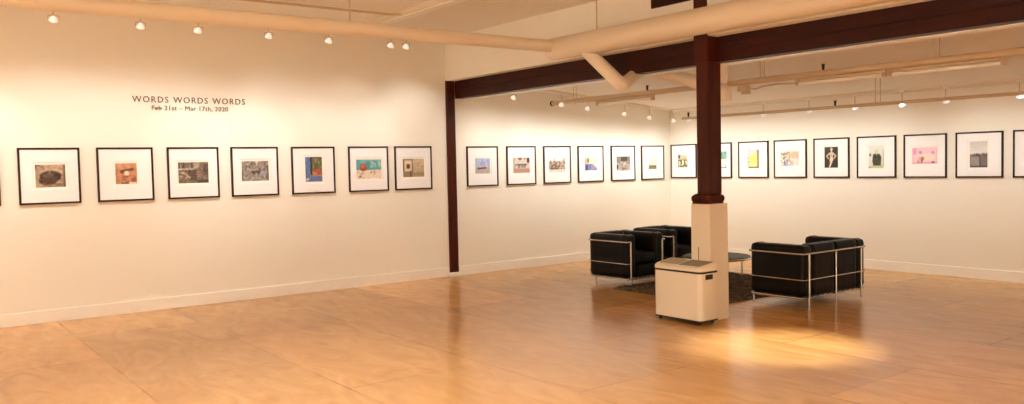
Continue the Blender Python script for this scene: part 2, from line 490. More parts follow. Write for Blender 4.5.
for x, nm in zip(RX, ('leftmost, by the room corner', 'just left of the column', 'just right of the column', 'above the yellow print', 'above the pastel graffiti print', 'above the standing figure print', 'above the dark robe print', 'above the pink print', 'at the far right edge')):
    head((x, -1.0, 2.512), -PI / 2, 'small lamp head on the long right track, ' + nm, 'lamp heads lighting the right wall')
for x, k in ((0.5, 1.0), (1.2, 1.25), (1.9, 1.3), (2.65, 1.2), (3.4, 1.05), (4.2, 0.95), (4.93, 0.85), (5.6, 0.8), (6.4, 0.75), (7.4, 0.7), (8.6, 0.7), (10, 0.7)):
    p = Vector((x, -1.05, 2.512 - 0.19))
    spot('track_lamp_beam', p, (x, 0, 1.05), E_REAR * k, 128, 1.0)
# lamp over the open floor and out-of-view spots added to bounce fill light off the far walls
spot('floor_lamp_beam', (6.3, -5.5, 3.3), (6.15, -5.4, 0), 430, 34, 0.9)
for x, y in ((14.8, -12.5), (14.8, -9), (14.8, -6), (12.5, -15.3), (9, -15.3), (5.5, -15.3), (2.5, -15.3)):
    tx, ty = (16, y) if x > 14 else (x, YN)
    spot('fill_spot', (x, y, 3.3), (tx, ty, 1.6), 760, 70, 0.8)
AMB = 230  # strength of the added downward spots, ambient fill without fixtures
for x, y in ((5.5, -9.5), (9.5, -9.5), (8.5, -13), (12.5, -7.5)):
    spot('fill_spot', (x, y, 3.4), (x, y, 0), AMB, 130, 1.0, 0.1)

# ------------------------------------------------------------- wall lettering
def text_mesh(body, width, height, bold=0.0, spacing=1.0):
    cu = bpy.data.curves.new('lettering', 'FONT')
    cu.body = body; cu.size = 0.1; cu.extrude = 0.004; cu.offset = bold; cu.space_character = spacing; cu.resolution_u = 3
    o = bpy.data.objects.new('lettering', cu); COL.objects.link(o)
    dg = bpy.context.evaluated_depsgraph_get(); dg.update()
    me = bpy.data.meshes.new_from_object(o.evaluated_get(dg))
    bpy.data.objects.remove(o)
    xs = [v.co.x for v in me.vertices]; ys = [v.co.y for v in me.vertices]
    x0, x1 = min(xs), max(xs); cap = max(ys)
    for v in me.vertices:
        a = (v.co.x - x0) / (x1 - x0) * width
        b = v.co.y / cap * height
        z = v.co.z
        v.co = Vector((z + 0.004, a, b))
    me.materials.clear(); me.materials.append(M['vinyl'])
    return me
t = thing('wall_lettering', 'brown exhibition title and dates lettered high on the left wall', 'lettering', (0, -9.251, 2.425))
WORD = text_mesh('WORDS', 0.41, 0.072, 0.0, 1.22)
for k in range(3): obj('title_word', WORD, None, t, loc=(0, 0.4675 * k, 0.069))
obj('date_line', text_mesh('Feb 21st \u2013 Mar 17th, 2020', 0.911, 0.054, 0.0, 1.06), None, t, loc=(0, 0.216, -0.021))

# ------------------------------------------------------------- framed prints
def print_material():
    m, nt, p = new_mat('print_ink')
    at = nt.nodes.new('ShaderNodeAttribute'); at.attribute_name = 'ink'
    nt.links.new(at.outputs['Color'], p.inputs['Base Color'])
    p.inputs['Roughness'].default_value = 0.45
    return m
M['ink'] = print_material()

def inside(poly, x, y):
    c = False; n = len(poly); j = n - 1
    for i in range(n):
        xi, yi = poly[i]; xj, yj = poly[j]
        if (yi > y) != (yj > y) and x < (xj - xi) * (y - yi) / (yj - yi) + xi: c = not c
        j = i
    return c

def ink(ops, u, v, seed):
    c = (128, 128, 128)
    for o in ops:
        k = o[0]
        if k == 'g':                                   # blend of two printed tones, top to bottom
            c = tuple(o[1][i] * (1 - v) + o[2][i] * v for i in range(3))
        elif k == 'r' and o[1] <= u <= o[2] and o[3] <= v <= o[4]: c = o[5]
        elif k == 'e' and ((u - o[1]) / o[3]) ** 2 + ((v - o[2]) / o[4]) ** 2 <= 1: c = o[5]
        elif k == 'p' and inside(o[1], u, v): c = o[2]
        elif k == 'n':                                 # mottling: strength, x scale, y scale
            d = noise.noise(Vector((u * o[2] + seed * 7.1, v * o[3] + seed * 3.3, seed))) * o[1]
            c = tuple(max(0, min(255, q + d)) for q in c)
        elif k == 'b':                                 # blotches of one tone over a region
            if o[1] <= u <= o[2] and o[3] <= v <= o[4] and noise.noise(Vector((u * o[6] + seed * 5.7, v * o[7], seed * 2.2))) > o[8]: c = o[5]
    return c

def frame_mesh(FW, FH):
    bm = B(); w = 0.021; d = 0.025
    prof = [(0, 0), (0, -d), (0.003, -d - 0.002), (w - 0.004, -d - 0.002), (w, -d + 0.003), (w, 0)]
    corners = [(-FW / 2, 0, 1, 1), (FW / 2, 0, -1, 1), (FW / 2, FH, -1, -1), (-FW / 2, FH, 1, -1)]
    rings = [[bm.verts.new((x + sx * a, b, z + sz * a)) for a, b in prof] for x, z, sx, sz in corners]
    n = len(prof)
    for i in range(4):
        A, C = rings[i], rings[(i + 1) % 4]
        for j in range(n):
            bm.faces.new((A[j], C[j], C[(j + 1) % n], A[(j + 1) % n]))
    return mesh_of('frame', bm, M['frame'])
SIZES = {'A': (0.615, 0.63, 1.957), 'B': (0.583, 0.615, 1.952), 'C': (0.602, 0.61, 1.963)}   # front left, rear left, right wall
FRAME = {k: frame_mesh(v[0], v[1]) for k, v in SIZES.items()}

def mat_mesh(FW, FH, u0, u1, v0, v1):
    """mat board with a bevelled window; u right, v down, fractions of the frame"""
    bm = B()
    X = lambda u: -FW / 2 + u * FW
    Z = lambda v: FH - v * FH
    e = 0.017
    out = [(-FW / 2 + e, e), (FW / 2 - e, e), (FW / 2 - e, FH - e), (-FW / 2 + e, FH - e)]
    inn = [(X(u0), Z(v1)), (X(u1), Z(v1)), (X(u1), Z(v0)), (X(u0), Z(v0))]
    b = 0.004
    bev = [(inn[0][0] + b, inn[0][1] + b), (inn[1][0] - b, inn[1][1] + b), (inn[2][0] - b, inn[2][1] - b), (inn[3][0] + b, inn[3][1] - b)]
    O = [bm.verts.new((x, -0.016, z)) for x, z in out]
    I = [bm.verts.new((x, -0.016, z)) for x, z in inn]
    V = [bm.verts.new((x, -0.0115, z)) for x, z in bev]
    BO = [bm.verts.new((x, -0.0105, z)) for x, z in out]
    BI = [bm.verts.new((x, -0.0105, z)) for x, z in bev]
    for i in range(4):
        j = (i + 1) % 4
        bm.faces.new((O[i], O[j], I[j], I[i])); bm.faces.new((I[i], I[j], V[j], V[i]))
        bm.faces.new((BO[i], BO[j], O[j], O[i])); bm.faces.new((V[i], V[j], BI[j], BI[i])); bm.faces.new((BI[i], BI[j], BO[j], BO[i]))
    return mesh_of('mat_board', bm, M['mat'])

def print_mesh(FW, FH, u0, u1, v0, v1, m, ops, seed):
    """the sheet: white paper margin m with the printed image inside"""
    bm = B()
    NX, NY = 44, 40
    su, sv = u1 - u0, v1 - v0
    us = [u0 - m] + [u0 + su * i / NX for i in range(NX + 1)] + [u1 + m]
    us = [u0 - m, u0 - 0.002] + us[1:-1] + [u1 + 0.002, u1 + m]
    vv = [v0 - m, v0 - 0.002] + [v0 + sv * i / NY for i in range(NY + 1)] + [v1 + 0.002, v1 + m]
    grid = [[bm.verts.new((-FW / 2 + u * FW, -0.0102, FH - v * FH)) for u in us] for v in vv]
    cols = []
    for v in vv:
        for u in us:
            a, b = (u - u0) / su, (v - v0) / sv
            if a < -1e-6 or a > 1 + 1e-6 or b < -1e-6 or b > 1 + 1e-6: c = (246, 243, 238)
            else:                                      # the prints are soft photographs: average a few samples
                acc = [0, 0, 0]
                for da, db in ((0, 0), (-.022, 0), (.022, 0), (0, -.025), (0, .025), (.016, .018), (-.016, -.018), (.016, -.018), (-.016, .018)):
                    q = ink(ops, min(max(a + da, 0), 1), min(max(b + db, 0), 1), seed)
                    for i in range(3): acc[i] += q[i] / 9
                g = noise.noise(Vector((a * 26 + seed, b * 24, seed * 1.7))) * 12
                c = tuple(max(0, min(255, w_ + g)) for w_ in acc)
            cols.append(rgb(*c))
    for j in range(len(vv) - 1):
        for i in range(len(us) - 1):
            bm.faces.new((grid[j + 1][i], grid[j + 1][i + 1], grid[j][i + 1], grid[j][i]))
    # thin back so the sheet has a thickness
    c = [bm.verts.new((p.co.x, -0.004, p.co.z)) for p in (grid[0][0], grid[0][-1], grid[-1][-1], grid[-1][0])]
    bm.faces.new(c)
    bm.verts.index_update()
    me = bpy.data.meshes.new('print_sheet'); bm.to_mesh(me); bm.free()
    at = me.attributes.new('ink', 'FLOAT_COLOR', 'POINT')
    cols += [rgb(246, 243, 238)] * 4
    for i, q in enumerate(cols): at.data[i].color = q
    me.materials.append(M['ink'])
    return me

G_ = 'framed prints hung in a row along the gallery walls'
CARD = None
def framed(seed, wall, c, box, label, ops, size):
    FW, FH, ztop = SIZES[size]
    rot = PI / 2 if wall == 'L' else 0.0
    loc = (0, c, ztop - FH) if wall == 'L' else (c, 0, ztop - FH)
    t = thing('framed_print', label, 'framed print', loc, rot, G_)
    obj('frame', FRAME[size], None, t)
    u0, u1, v0, v1 = box
    du, dv = 0.05, 0.042
    obj('mat_board', mat_mesh(FW, FH, u0 - du, u1 + du, v0 - dv, v1 + dv), None, t)
    obj('print_sheet', print_mesh(FW, FH, u0, u1, v0, v1, min(du, dv) + 0.012, ops, seed), None, t)
    return t

W = 'white-matted print in a dark frame: '
PR = [
 ('L', -10.93, (.25, .75, .3, .7), W + 'the one cut by the left photo edge', 'print at the left photo edge', [('g', (150, 130, 110), (90, 76, 60)), ('n', 40, 5, 5)]),
 ('L', -10.141, (.27, .755, .30, .70), W + 'dark brown sepia mound on striped ground', 'sepia mound print',
  [('g', (186, 160, 138), (150, 124, 100)), ('n', 46, 3, 14), ('p', [(.0, .0), (.12, .0), (.34, .14), (.3, .2)], (120, 96, 74)), ('e', .5, .53, .36, .25, (62, 44, 32)), ('e', .4, .72, .3, .18, (74, 54, 38)), ('e', .42, .48, .2, .12, (98, 78, 62)), ('e', .78, .5, .08, .14, (44, 30, 22)), ('e', .48, .33, .03, .04, (170, 150, 128)), ('n', 40, 12, 12), ('r', .93, 1, 0, 1, (104, 88, 76)), ('r', 0, .05, 0, .2, (84, 66, 54))]),
 ('L', -9.35, (.32, .70, .295, .68), W + 'terracotta square with a white disc', 'terracotta square print',
  [('g', (196, 142, 108), (180, 122, 90)), ('n', 26, 5, 5), ('p', [(.22, .34), (.85, .22), (.84, .36), (.4, .38), (.36, .5), (.22, .46)], (92, 60, 46)), ('e', .52, .5, .11, .13, (232, 208, 184)), ('b', .3, .95, .6, .9, (140, 84, 60), 6, 9, .1), ('r', .25, .6, .94, 1, (92, 68, 56)), ('r', .0, .03, .48, .54, (60, 40, 30)), ('r', .62, 1, .92, 1, (226, 200, 176))]),
 ('L', -8.572, (.205, .79, .295, .70), W + 'grey street scene with tree trunks on top', 'grey street print',
  [('g', (112, 98, 84), (120, 104, 88)), ('b', 0, 1, 0, .3, (170, 156, 140), 11, 2, .15), ('r', .42, .46, 0, .28, (40, 32, 26)), ('r', .0, .06, 0, .3, (60, 48, 40)), ('r', .16, .2, 0, .26, (56, 46, 38)), ('r', .0, .5, .3, .36, (190, 174, 156)), ('p', [(.2, .4), (.56, .36), (.62, .9), (.4, .86)], (82, 72, 58)), ('e', .68, .58, .1, .16, (134, 106, 98)), ('b', 0, .4, .45, .8, (176, 160, 142), 8, 9, .15), ('r', .85, 1, .1, .6, (84, 70, 58)), ('n', 60, 14, 16), ('r', .62, 1, .86, 1, (70, 58, 48))]),
 ('L', -7.802, (.22, .79, .29, .69), W + 'pale grey alley of trees with a sky gap', 'grey alley print',
  [('g', (140, 130, 122), (150, 142, 136)), ('n', 76, 13, 7), ('p', [(.52, 0), (.62, 0), (.57, .26)], (222, 212, 204)), ('b', .35, .7, .38, .66, (72, 64, 60), 9, 8, .0), ('e', .76, .62, .09, .13, (158, 152, 172)), ('r', .94, 1, .2, 1, (92, 84, 80)), ('r', 0, .05, .5, 1, (86, 78, 74)), ('n', 36, 20, 20)]),
 ('L', -7.003, (.315, .70, .22, .745), W + 'blue window frame with a red sill seen through', 'blue window print',
  [('g', (96, 124, 178), (104, 118, 166)), ('r', .3, 1, 0, .74, (96, 96, 66)), ('n', 30, 6, 6), ('r', .3, .38, 0, .72, (36, 28, 26)), ('b', .45, 1, .05, .45, (140, 136, 92), 6, 5, .05), ('e', .7, .62, .3, .13, (176, 88, 56)), ('e', .55, .66, .12, .05, (208, 132, 92)), ('r', .0, .04, 0, .9, (70, 92, 140)), ('r', .3, 1, .74, .77, (208, 170, 160)), ('e', .12, .9, .1, .06, (196, 204, 220)), ('r', .25, 1, .8, 1, (96, 112, 160)), ('n', 18, 9, 9)]),
 ('L', -6.18, (.19, .82, .29, .71), W + 'teal wall with a red dome over white ground', 'teal wall print',
  [('g', (104, 166, 166), (84, 144, 150)), ('n', 30, 6, 4), ('b', .55, 1, .05, .4, (160, 198, 194), 12, 9, .1), ('r', 0, 1, .55, 1, (232, 214, 192)), ('e', .27, .42, .13, .2, (178, 76, 60)), ('r', .15, .42, .45, .56, (150, 72, 46)), ('e', .25, .36, .07, .1, (206, 108, 90)), ('b', 0, 1, .6, 1, (190, 166, 150), 8, 9, .34), ('r', .1, .2, .86, .93, (84, 64, 60)), ('p', [(.55, .72), (.62, .58), (.6, .74)], (110, 84, 84))]),
 ('L', -5.458, (.22, .79, .295, .705), W + 'sepia facade with one small dark window', 'sepia facade print',
  [('g', (206, 188, 158), (176, 156, 126)), ('n', 24, 6, 7), ('r', 0, .05, 0, 1, (74, 58, 42)), ('r', 0, .45, 0, .05, (96, 76, 56)), ('r', .08, .42, .1, .68, (222, 206, 178)), ('r', .16, .33, .28, .52, (86, 68, 50)), ('r', .2, .28, .4, .54, (62, 48, 36)), ('r', .42, .47, 0, .9, (100, 82, 60)), ('r', 0, .45, .7, 1, (146, 124, 96)), ('r', .33, .38, .64, 1, (80, 62, 44)), ('r', .5, 1, .76, .94, (156, 140, 104)), ('b', .5, 1, .2, .7, (188, 168, 136), 8, 4, .1)]),
 ('L', -4.233, (.27, .74, .305, .68), W + 'red-hulled boat under a lilac blue sky', 'lilac boat print',
  [('g', (168, 190, 226), (190, 184, 206)), ('n', 20, 4, 4), ('r', 0, 1, .66, 1, (182, 172, 164)), ('e', .5, .35, .2, .2, (160, 170, 218)), ('r', .5, .68, .38, .6, (206, 160, 188)), ('p', [(.1, .62), (.76, .58), (.72, .68), (.2, .72)], (106, 62, 66)), ('n', 20, 7, 16)]),
 ('L', -3.477, (.23, .79, .30, .69), W + 'pinkish shop front above a brick red pavement', 'pinkish shop print',
  [('g', (218, 200, 188), (206, 192, 184)), ('n', 16, 6, 6), ('r', .3, .5, 0, .14, (116, 84, 72)), ('r', .66, .74, 0, .12, (124, 96, 86)), ('r', .84, .98, .02, .34, (66, 50, 48)), ('r', .22, .84, .42, .5, (76, 74, 74)), ('r', .28, .4, .5, .68, (110, 124, 124)), ('r', .44, .64, .48, .66, (132, 146, 142)), ('r', .66, .74, .48, .66, (88, 92, 92)), ('r', .12, .18, .42, .58, (96, 84, 80)), ('r', 0, 1, .72, 1, (190, 140, 124)), ('r', 0, .06, 0, .8, (170, 120, 116)), ('n', 16, 14, 14)]),
 ('L', -2.73, (.21, .795, .315, .70), W + 'faded sepia ruin skyline under blank sky', 'faded ruin print',
  [('g', (246, 242, 236), (240, 234, 226)), ('p', [(0, .3), (.1, .12), (.2, .32), (.34, .02), (.42, .26), (.55, .22), (.62, .36), (.75, .3), (1, -.1), (1, .8), (0, .82)], (192, 174, 158)), ('b', 0, 1, .25, .8, (126, 106, 92), 9, 8, .0), ('r', .08, .6, .68, .8, (106, 92, 78)), ('r', 0, 1, .84, 1, (222, 214, 202)), ('n', 22, 9, 9)]),
 ('L', -1.985, (.265, .76, .31, .68), W + 'yellow blooms over a violet blue band', 'yellow bloom print',
  [('g', (246, 242, 222), (220, 216, 226)), ('e', .12, .3, .13, .24, (206, 178, 148)), ('e', .42, .32, .14, .26, (236, 230, 180)), ('e', .78, .34, .14, .24, (224, 226, 190)), ('e', .28, .25, .06, .2, (104, 92, 78)), ('p', [(0, .52), (.6, .5), (1, .86), (1, 1), (0, 1)], (140, 138, 190)), ('p', [(.6, .55), (.98, .88), (.6, .9)], (160, 154, 170)), ('r', .08, .26, .56, .96, (84, 80, 96)), ('r', .36, .5, .55, .9, (112, 116, 190)), ('n', 20, 9, 9)]),
 ('L', -1.219, (.23, .79, .305, .71), W + 'grey shop front with a black awning', 'black awning print',
  [('g', (150, 142, 136), (172, 164, 154)), ('n', 50, 8, 8), ('r', .34, .82, .04, .34, (64, 58, 50)), ('r', 0, .3, .04, .4, (128, 122, 118)), ('r', .9, 1, .04, .5, (92, 84, 76)), ('r', 0, .12, .6, .88, (58, 50, 48)), ('e', .6, .52, .1, .08, (208, 196, 180)), ('r', .4, .7, .8, .9, (110, 100, 92)), ('n', 26, 14, 14)]),
 ('L', -0.474, (.32, .67, .30, .69), W + 'narrow pale sky above a dark green field line', 'pale sky print',
  [('g', (192, 213, 216), (226, 230, 206)), ('n', 8, 3, 3), ('r', 0, 1, .7, .82, (150, 146, 92)), ('r', .1, .95, .78, .84, (88, 82, 40)), ('r', 0, 1, .84, 1, (130, 116, 92)), ('n', 18, 6, 12)]),
 ('R', 0.338, (.28, .645, .31, .68), W + 'dark green picture with pale arches, left beside the column', 'green arches print',
  [('g', (220, 210, 186), (150, 140, 96)), ('r', 0, .22, 0, .3, (84, 82, 60)), ('r', 0, 1, .4, 1, (92, 90, 56)), ('e', .16, .66, .1, .2, (220, 212, 180)), ('e', .52, .62, .12, .22, (232, 226, 200)), ('e', .86, .62, .1, .2, (214, 206, 174)), ('b', 0, 1, .78, 1, (206, 198, 160), 8, 8, .1), ('n', 40, 9, 9)]),
 ('R', 1.112, (.2, .82, .25, .72), W + 'green leaf shape, half hidden behind the column', 'green leaf print',
  [('g', (236, 238, 232), (240, 240, 234)), ('r', .3, 1, 0, .42, (140, 188, 170)), ('e', .6, .16, .16, .14, (84, 140, 122)), ('b', .3, 1, 0, .45, (112, 168, 150), 7, 6, .1), ('r', .5, .53, .4, .9, (160, 196, 180)), ('r', 0, 1, .95, 1, (140, 140, 132)), ('r', .9, .95, .8, .95, (160, 180, 168))]),
 ('R', 1.854, (.31, .69, .23, .73), W + 'tall yellow panel with a lilac top', 'yellow panel print',
  [('g', (232, 208, 218), (238, 222, 150)), ('e', .55, .52, .5, .36, (244, 226, 150)), ('e', .55, .5, .3, .2, (246, 226, 120)), ('p', [(0, 0), (.9, 0), (.1, .34), (0, .6)], (232, 208, 222)), ('r', .84, 1, 0, 1, (150, 134, 96)), ('r', .1, .9, .93, 1, (110, 100, 90)), ('b', 0, .2, 0, 1, (190, 168, 180), 5, 9, .2), ('n', 14, 8, 8)]),
 ('R', 2.565, (.205, .76, .31, .68), W + 'pastel graffiti collage, wide format', 'pastel collage print',
  [('g', (222, 208, 190), (226, 216, 208)), ('n', 50, 6, 6), ('b', 0, .5, 0, .8, (146, 138, 116), 8, 8, .18), ('r', .48, .52, .05, .7, (130, 118, 84)), ('b', .5, 1, 0, .6, (236, 186, 150), 4, 4, .0), ('b', .6, 1, .2, .9, (222, 164, 178), 5, 6, .12), ('p', [(.15, .78), (.26, .6), (.24, .82)], (52, 52, 58)), ('b', .1, .6, .75, 1, (126, 128, 186), 9, 9, .05), ('n', 26, 16, 16)]),
 ('R', 3.293, (.31, .685, .225, .745), W + 'pale figure with hands on hips against black', 'standing figure print',
  [('g', (58, 52, 44), (44, 38, 32)), ('n', 14, 5, 5), ('e', .52, .12, .09, .09, (222, 208, 188)), ('r', .47, .57, .18, .28, (200, 184, 160)), ('p', [(.34, .27), (.68, .27), (.62, .46), (.66, .62), (.38, .62), (.42, .46)], (226, 210, 188)), ('p', [(.36, .27), (.1, .42), (.28, .6), (.36, .56), (.22, .43), (.4, .34)], (214, 194, 166)), ('p', [(.66, .27), (.9, .42), (.74, .58), (.64, .56), (.78, .43), (.62, .34)], (214, 194, 166)), ('p', [(.38, .6), (.66, .6), (.52, .84), (.42, 1), (.3, 1), (.4, .8)], (226, 206, 182)), ('e', .52, .4, .05, .1, (180, 160, 132))]),
 ('R', 4.02, (.305, .69, .22, .77), W + 'dark green robe shape on pale ground', 'dark robe print',
  [('g', (222, 224, 220), (214, 214, 204)), ('e', .52, .3, .13, .12, (206, 208, 176)), ('p', [(.3, .38), (.72, .38), (.84, .52), (.8, .88), (.3, .88), (.24, .68)], (68, 70, 44)), ('r', .5, .56, .38, .56, (150, 150, 116)), ('b', .3, .8, .4, .9, (52, 52, 34), 8, 5, .1), ('e', .1, .42, .06, .06, (70, 72, 80)), ('p', [(.2, .88), (.95, .88), (1, 1), (0, 1)], (186, 190, 148)), ('r', .95, 1, .2, .9, (170, 172, 158)), ('r', 0, .1, .94, 1, (110, 112, 90))]),
 ('R', 4.736, (.205, .78, .315, .675), W + 'wide pink sheet with small sketched figures', 'pink sheet print',
  [('g', (244, 202, 218), (242, 206, 212)), ('e', .6, .6, .34, .24, (246, 220, 208)), ('r', 0, .16, .05, .42, (228, 150, 196)), ('r', 0, 1, 0, .06, (240, 184, 210)), ('r', 0, .03, 0, 1, (238, 170, 204)), ('r', .96, 1, 0, 1, (240, 180, 208)), ('r', 0, 1, .94, 1, (226, 140, 172)), ('e', .32, .28, .07, .1, (170, 150, 156)), ('e', .83, .3, .05, .1, (196, 140, 160)), ('p', [(.22, .95), (.26, .6), (.34, .5), (.46, .6), (.4, .95)], (226, 176, 164)), ('p', [(.36, .94), (.36, .66), (.44, .56), (.48, .66), (.4, .94)], (150, 96, 96)), ('p', [(.2, .95), (.22, .72), (.26, .95)], (146, 104, 92)), ('e', .84, .92, .07, .05, (126, 72, 88))]),
 ('R', 5.458, (.305, .675, .21, .775), W + 'grey sky over dark flat-roofed blocks', 'grey blocks print',
  [('g', (206, 204, 200), (240, 238, 234)), ('r', 0, 1, .5, 1, (112, 106, 104)), ('b', 0, 1, .46, .56, (90, 84, 82), 12, 12, .0), ('r', .04, .54, .58, .94, (148, 140, 138)), ('r', .6, .96, .64, .94, (116, 108, 106)), ('r', .54, .6, .52, 1, (74, 68, 66)), ('r', .36, .5, .48, .56, (58, 52, 50)), ('r', 0, 1, .94, 1, (80, 74, 72)), ('n', 16, 18, 10)]),
 ('R', 6.18, (.25, .75, .3, .7), W + 'the one cut by the right photo edge', 'print at the right photo edge', [('g', (180, 180, 180), (110, 106, 104)), ('n', 30, 6, 6)]),
]
cards = []
for i, (wall, c, box, label, short, ops) in enumerate(PR):
    size = 'C' if wall == 'R' else ('A' if c < -4.9 else 'B')
    FW, FH, zt = SIZES[size]
    c -= 0.006
    framed(i + 1, wall, c, box, label, ops, size)
    # caption card low at the left under the frame
    lab = 'tiny white caption card on the wall under the ' + short
    off = -FW / 2 + 0.035
    loc = (0, c + off, zt - FH - 0.085) if wall == 'L' else (c + off, 0, zt - FH - 0.085)
    if CARD is None:
        CARD = mesh_of('caption_card', add_box(B(), -0.028, 0.028, -0.003, 0.003, 0, 0.024, 0.0008), M['card'])
    o = bpy.data.objects.new('caption_card', CARD); COL.objects.link(o)
    o.location = loc; o.rotation_euler = (0, 0, PI / 2 if wall == 'L' else 0)
    tag(o, lab, 'caption card', 'caption cards under the prints')

# ------------------------------------------------------------- seating
def cushion(x0, x1, y0, y1, z0, z1, bev=0.035, puff=0.012):
    bm = B()
    bmesh.ops.create_grid(bm, x_segments=1, y_segments=1, size=1)
    bm.clear()
    add_box(bm, x0, x1, y0, y1, z0, z1)
    bmesh.ops.subdivide_edges(bm, edges=bm.edges[:], cuts=5, use_grid_fill=True)
    c = Vector(((x0 + x1) / 2, (y0 + y1) / 2, (z0 + z1) / 2)); h = Vector(((x1 - x0) / 2, (y1 - y0) / 2, (z1 - z0) / 2))
    # round the box: pull every vertex onto a rounded-box surface, then puff the faces
    for v in bm.verts:
        q = v.co - c
        core = Vector([max(-(h[i] - bev), min(h[i] - bev, q[i])) for i in range(3)])
        d = q - core
        if d.length > 1e-9: q = core + d.normalized() * bev
        n = [abs(q[i]) / h[i] for i in range(3)]
        k = max(range(3), key=lambda i: n[i])
        o = [i for i in range(3) if i != k]
        f = max(0, 1 - n[o[0]] ** 2) * max(0, 1 - n[o[1]] ** 2)
        q[k] += math.copysign(puff * f, q[k])
        v.co = c + q
    bm2 = bm
    bmesh.ops.subdivide_edges(bm2, edges=bm2.edges[:], cuts=1, use_grid_fill=True, smooth=0.6)
    return bm2

def sofa(name, label, cat, D, Wd, loc, rotz, bays, group, ins=0.055, back_posts=False, foot=0.14):
    """front is local +X; D deep, Wd wide"""
    t = thing(name, label, cat, loc, rotz, group)
    h = Wd / 2; d = D / 2
    zt, zm, zb, r = 0.6, 0.31, 0.105, 0.0115
    # chrome
    bm = B()
    add_tube(bm, rounded([(d, -h + ins, zt), (d, -h, zt), (-d, -h, zt), (-d, h, zt), (d, h, zt), (d, h - ins, zt)], 0.03, 4), r, 10)
    obj('top_rail', bm, M['chrome'], t, True)
    bm = B()
    add_tube(bm, rounded([(d, -h + ins, zm), (d, -h, zm), (-d, -h, zm), (-d, h, zm), (d, h, zm), (d, h - ins, zm)], 0.03, 4), 0.007, 8)
    obj('middle_rail', bm, M['chrome'], t, True)
    bm = B()
    add_tube(bm, rounded([(d - 0.02, -h + 0.01, zb), (-d + 0.02, -h + 0.01, zb), (-d + 0.02, h - 0.01, zb), (d - 0.02, h - 0.01, zb)], 0.03, 4, True), 0.014, 10, True)
    obj('bottom_rail', bm, M['chrome'], t, True)
    q = -1 if back_posts else 1                      # tall posts on one face, short feet set in on the other
    posts = [(q * d, -h + ins, zt), (q * d, h - ins, zt), (-q * (d - foot), -h + 0.01, zb), (-q * (d - foot), h - 0.01, zb)]
    if bays > 1: posts.append((-d, 0, zt))
    for x, y, zz in posts:
        bm = B(); add_tube(bm, [(x, y, 0.0), (x, y, zz)], 0.0125, 12)
        obj('leg', bm, M['chrome'], t, True)
    bm = B()
    for i in range(4 + 4 * bays):
        y = -h + 0.02 + (Wd - 0.04) * (i + 0.5) / (4 + 4 * bays)
        add_box(bm, -d + 0.005, d - 0.005, y - 0.02, y + 0.02, zb + 0.004, zb + 0.01)
    obj('seat_webbing', bm, M['dark'], t)
    # leather
    a = 0.155; g = 0.012
    for s in (-1, 1):
        y0, y1 = sorted((s * (h - g), s * (h - g - a)))
        obj('arm_cushion', cushion(-d + 0.012, d - 0.016, y0, y1, 0.122, 0.688, 0.028, 0.006), M['leather'], t, True)
    iw = 2 * (h - g - a) - 0.003
    for b in range(bays):
        y0 = -iw / 2 + b * iw / bays + 0.002; y1 = -iw / 2 + (b + 1) * iw / bays - 0.002
        obj('back_cushion', cushion(-d + 0.012, -d + 0.17, y0, y1, 0.122, 0.695, 0.03, 0.006), M['leather'], t, True)
        obj('seat_cushion', cushion(-d + 0.175, d - 0.02, y0, y1, 0.122, 0.285, 0.03, 0.008), M['leather'], t, True)
        obj('seat_cushion', cushion(-d + 0.175, d - 0.016, y0, y1, 0.288, 0.44, 0.035, 0.014), M['leather'], t, True)
    return t
arm = sofa('armchair', 'black leather cube armchair with chrome rails, nearer the camera, left of the white unit', 'armchair', 0.76, 0.72, (2.35, -3.49, 0), math.radians(1), 1, 'pair of black armchairs')
dup(arm, (2.19, -2.49, 0), math.radians(1), 'black leather cube armchair behind the nearer one, partly hidden by the column base', 'pair of black armchairs')
sofa('loveseat', 'black leather two-seat sofa with chrome rails seen from behind, right of the column', 'sofa', 0.73, 1.25, (4.835, -2.965, 0), PI, 2, None, 0.1, True, 0.055)

# table
t = thing('coffee_table', 'round low coffee table with dark top and chrome rim behind the column', 'table', (3.47, -2.95, 0))
obj('table_top', add_lathe(B(), [(0.0, 0.4), (0.425, 0.4), (0.43, 0.406), (0.425, 0.413), (0.0, 0.413)], 40), M['glass_top'], t, True)
bm = B(); add_tube(bm, [(0.44 * math.cos(2 * PI * i / 36), 0.44 * math.sin(2 * PI * i / 36), 0.387) for i in range(36)], 0.013, 10, True)
obj('table_rim', bm, M['chrome'], t, True)
for k in range(4):
    an = math.radians(53) + k * PI / 2
    x, y = 0.33 * math.cos(an), 0.33 * math.sin(an)
    bm = B(); add_tube(bm, rounded([(x / 0.33 * 0.43, y / 0.33 * 0.43, 0.387), (x, y, 0.387), (x, y, 0.0)], 0.05, 5), 0.011, 10)
    obj('leg', bm, M['chrome'], t, True)

# rug
bm = B()
nx, ny = 110, 130
x0, x1, y0, y1 = 2.66, 4.42, -4.05, -1.8
rows = []
for j in range(ny + 1):
    row = []
    for i in range(nx + 1):
        ed = min(i, nx - i, j, ny - j)
        jx, jy = (random.uniform(-0.006, 0.006) for _ in range(2))
        z = 0.004 if ed == 0 else 0.012 + random.uniform(0, 0.02)
        row.append(bm.verts.new((x0 + (x1 - x0) * i / nx + jx, y0 + (y1 - y0) * j / ny + jy, z)))
    rows.append(row)
for j in range(ny):
    for i in range(nx):
        bm.faces.new((rows[j][i], rows[j][i + 1], rows[j + 1][i + 1], rows[j + 1][i]))
edge = [rows[0][i] for i in range(nx + 1)] + [rows[j][nx] for j in range(1, ny + 1)] + [rows[ny][i] for i in range(nx - 1, -1, -1)] + [rows[j][0] for j in range(ny - 1, 0, -1)]
low = [bm.verts.new((v.co.x, v.co.y, 0.0)) for v in edge]
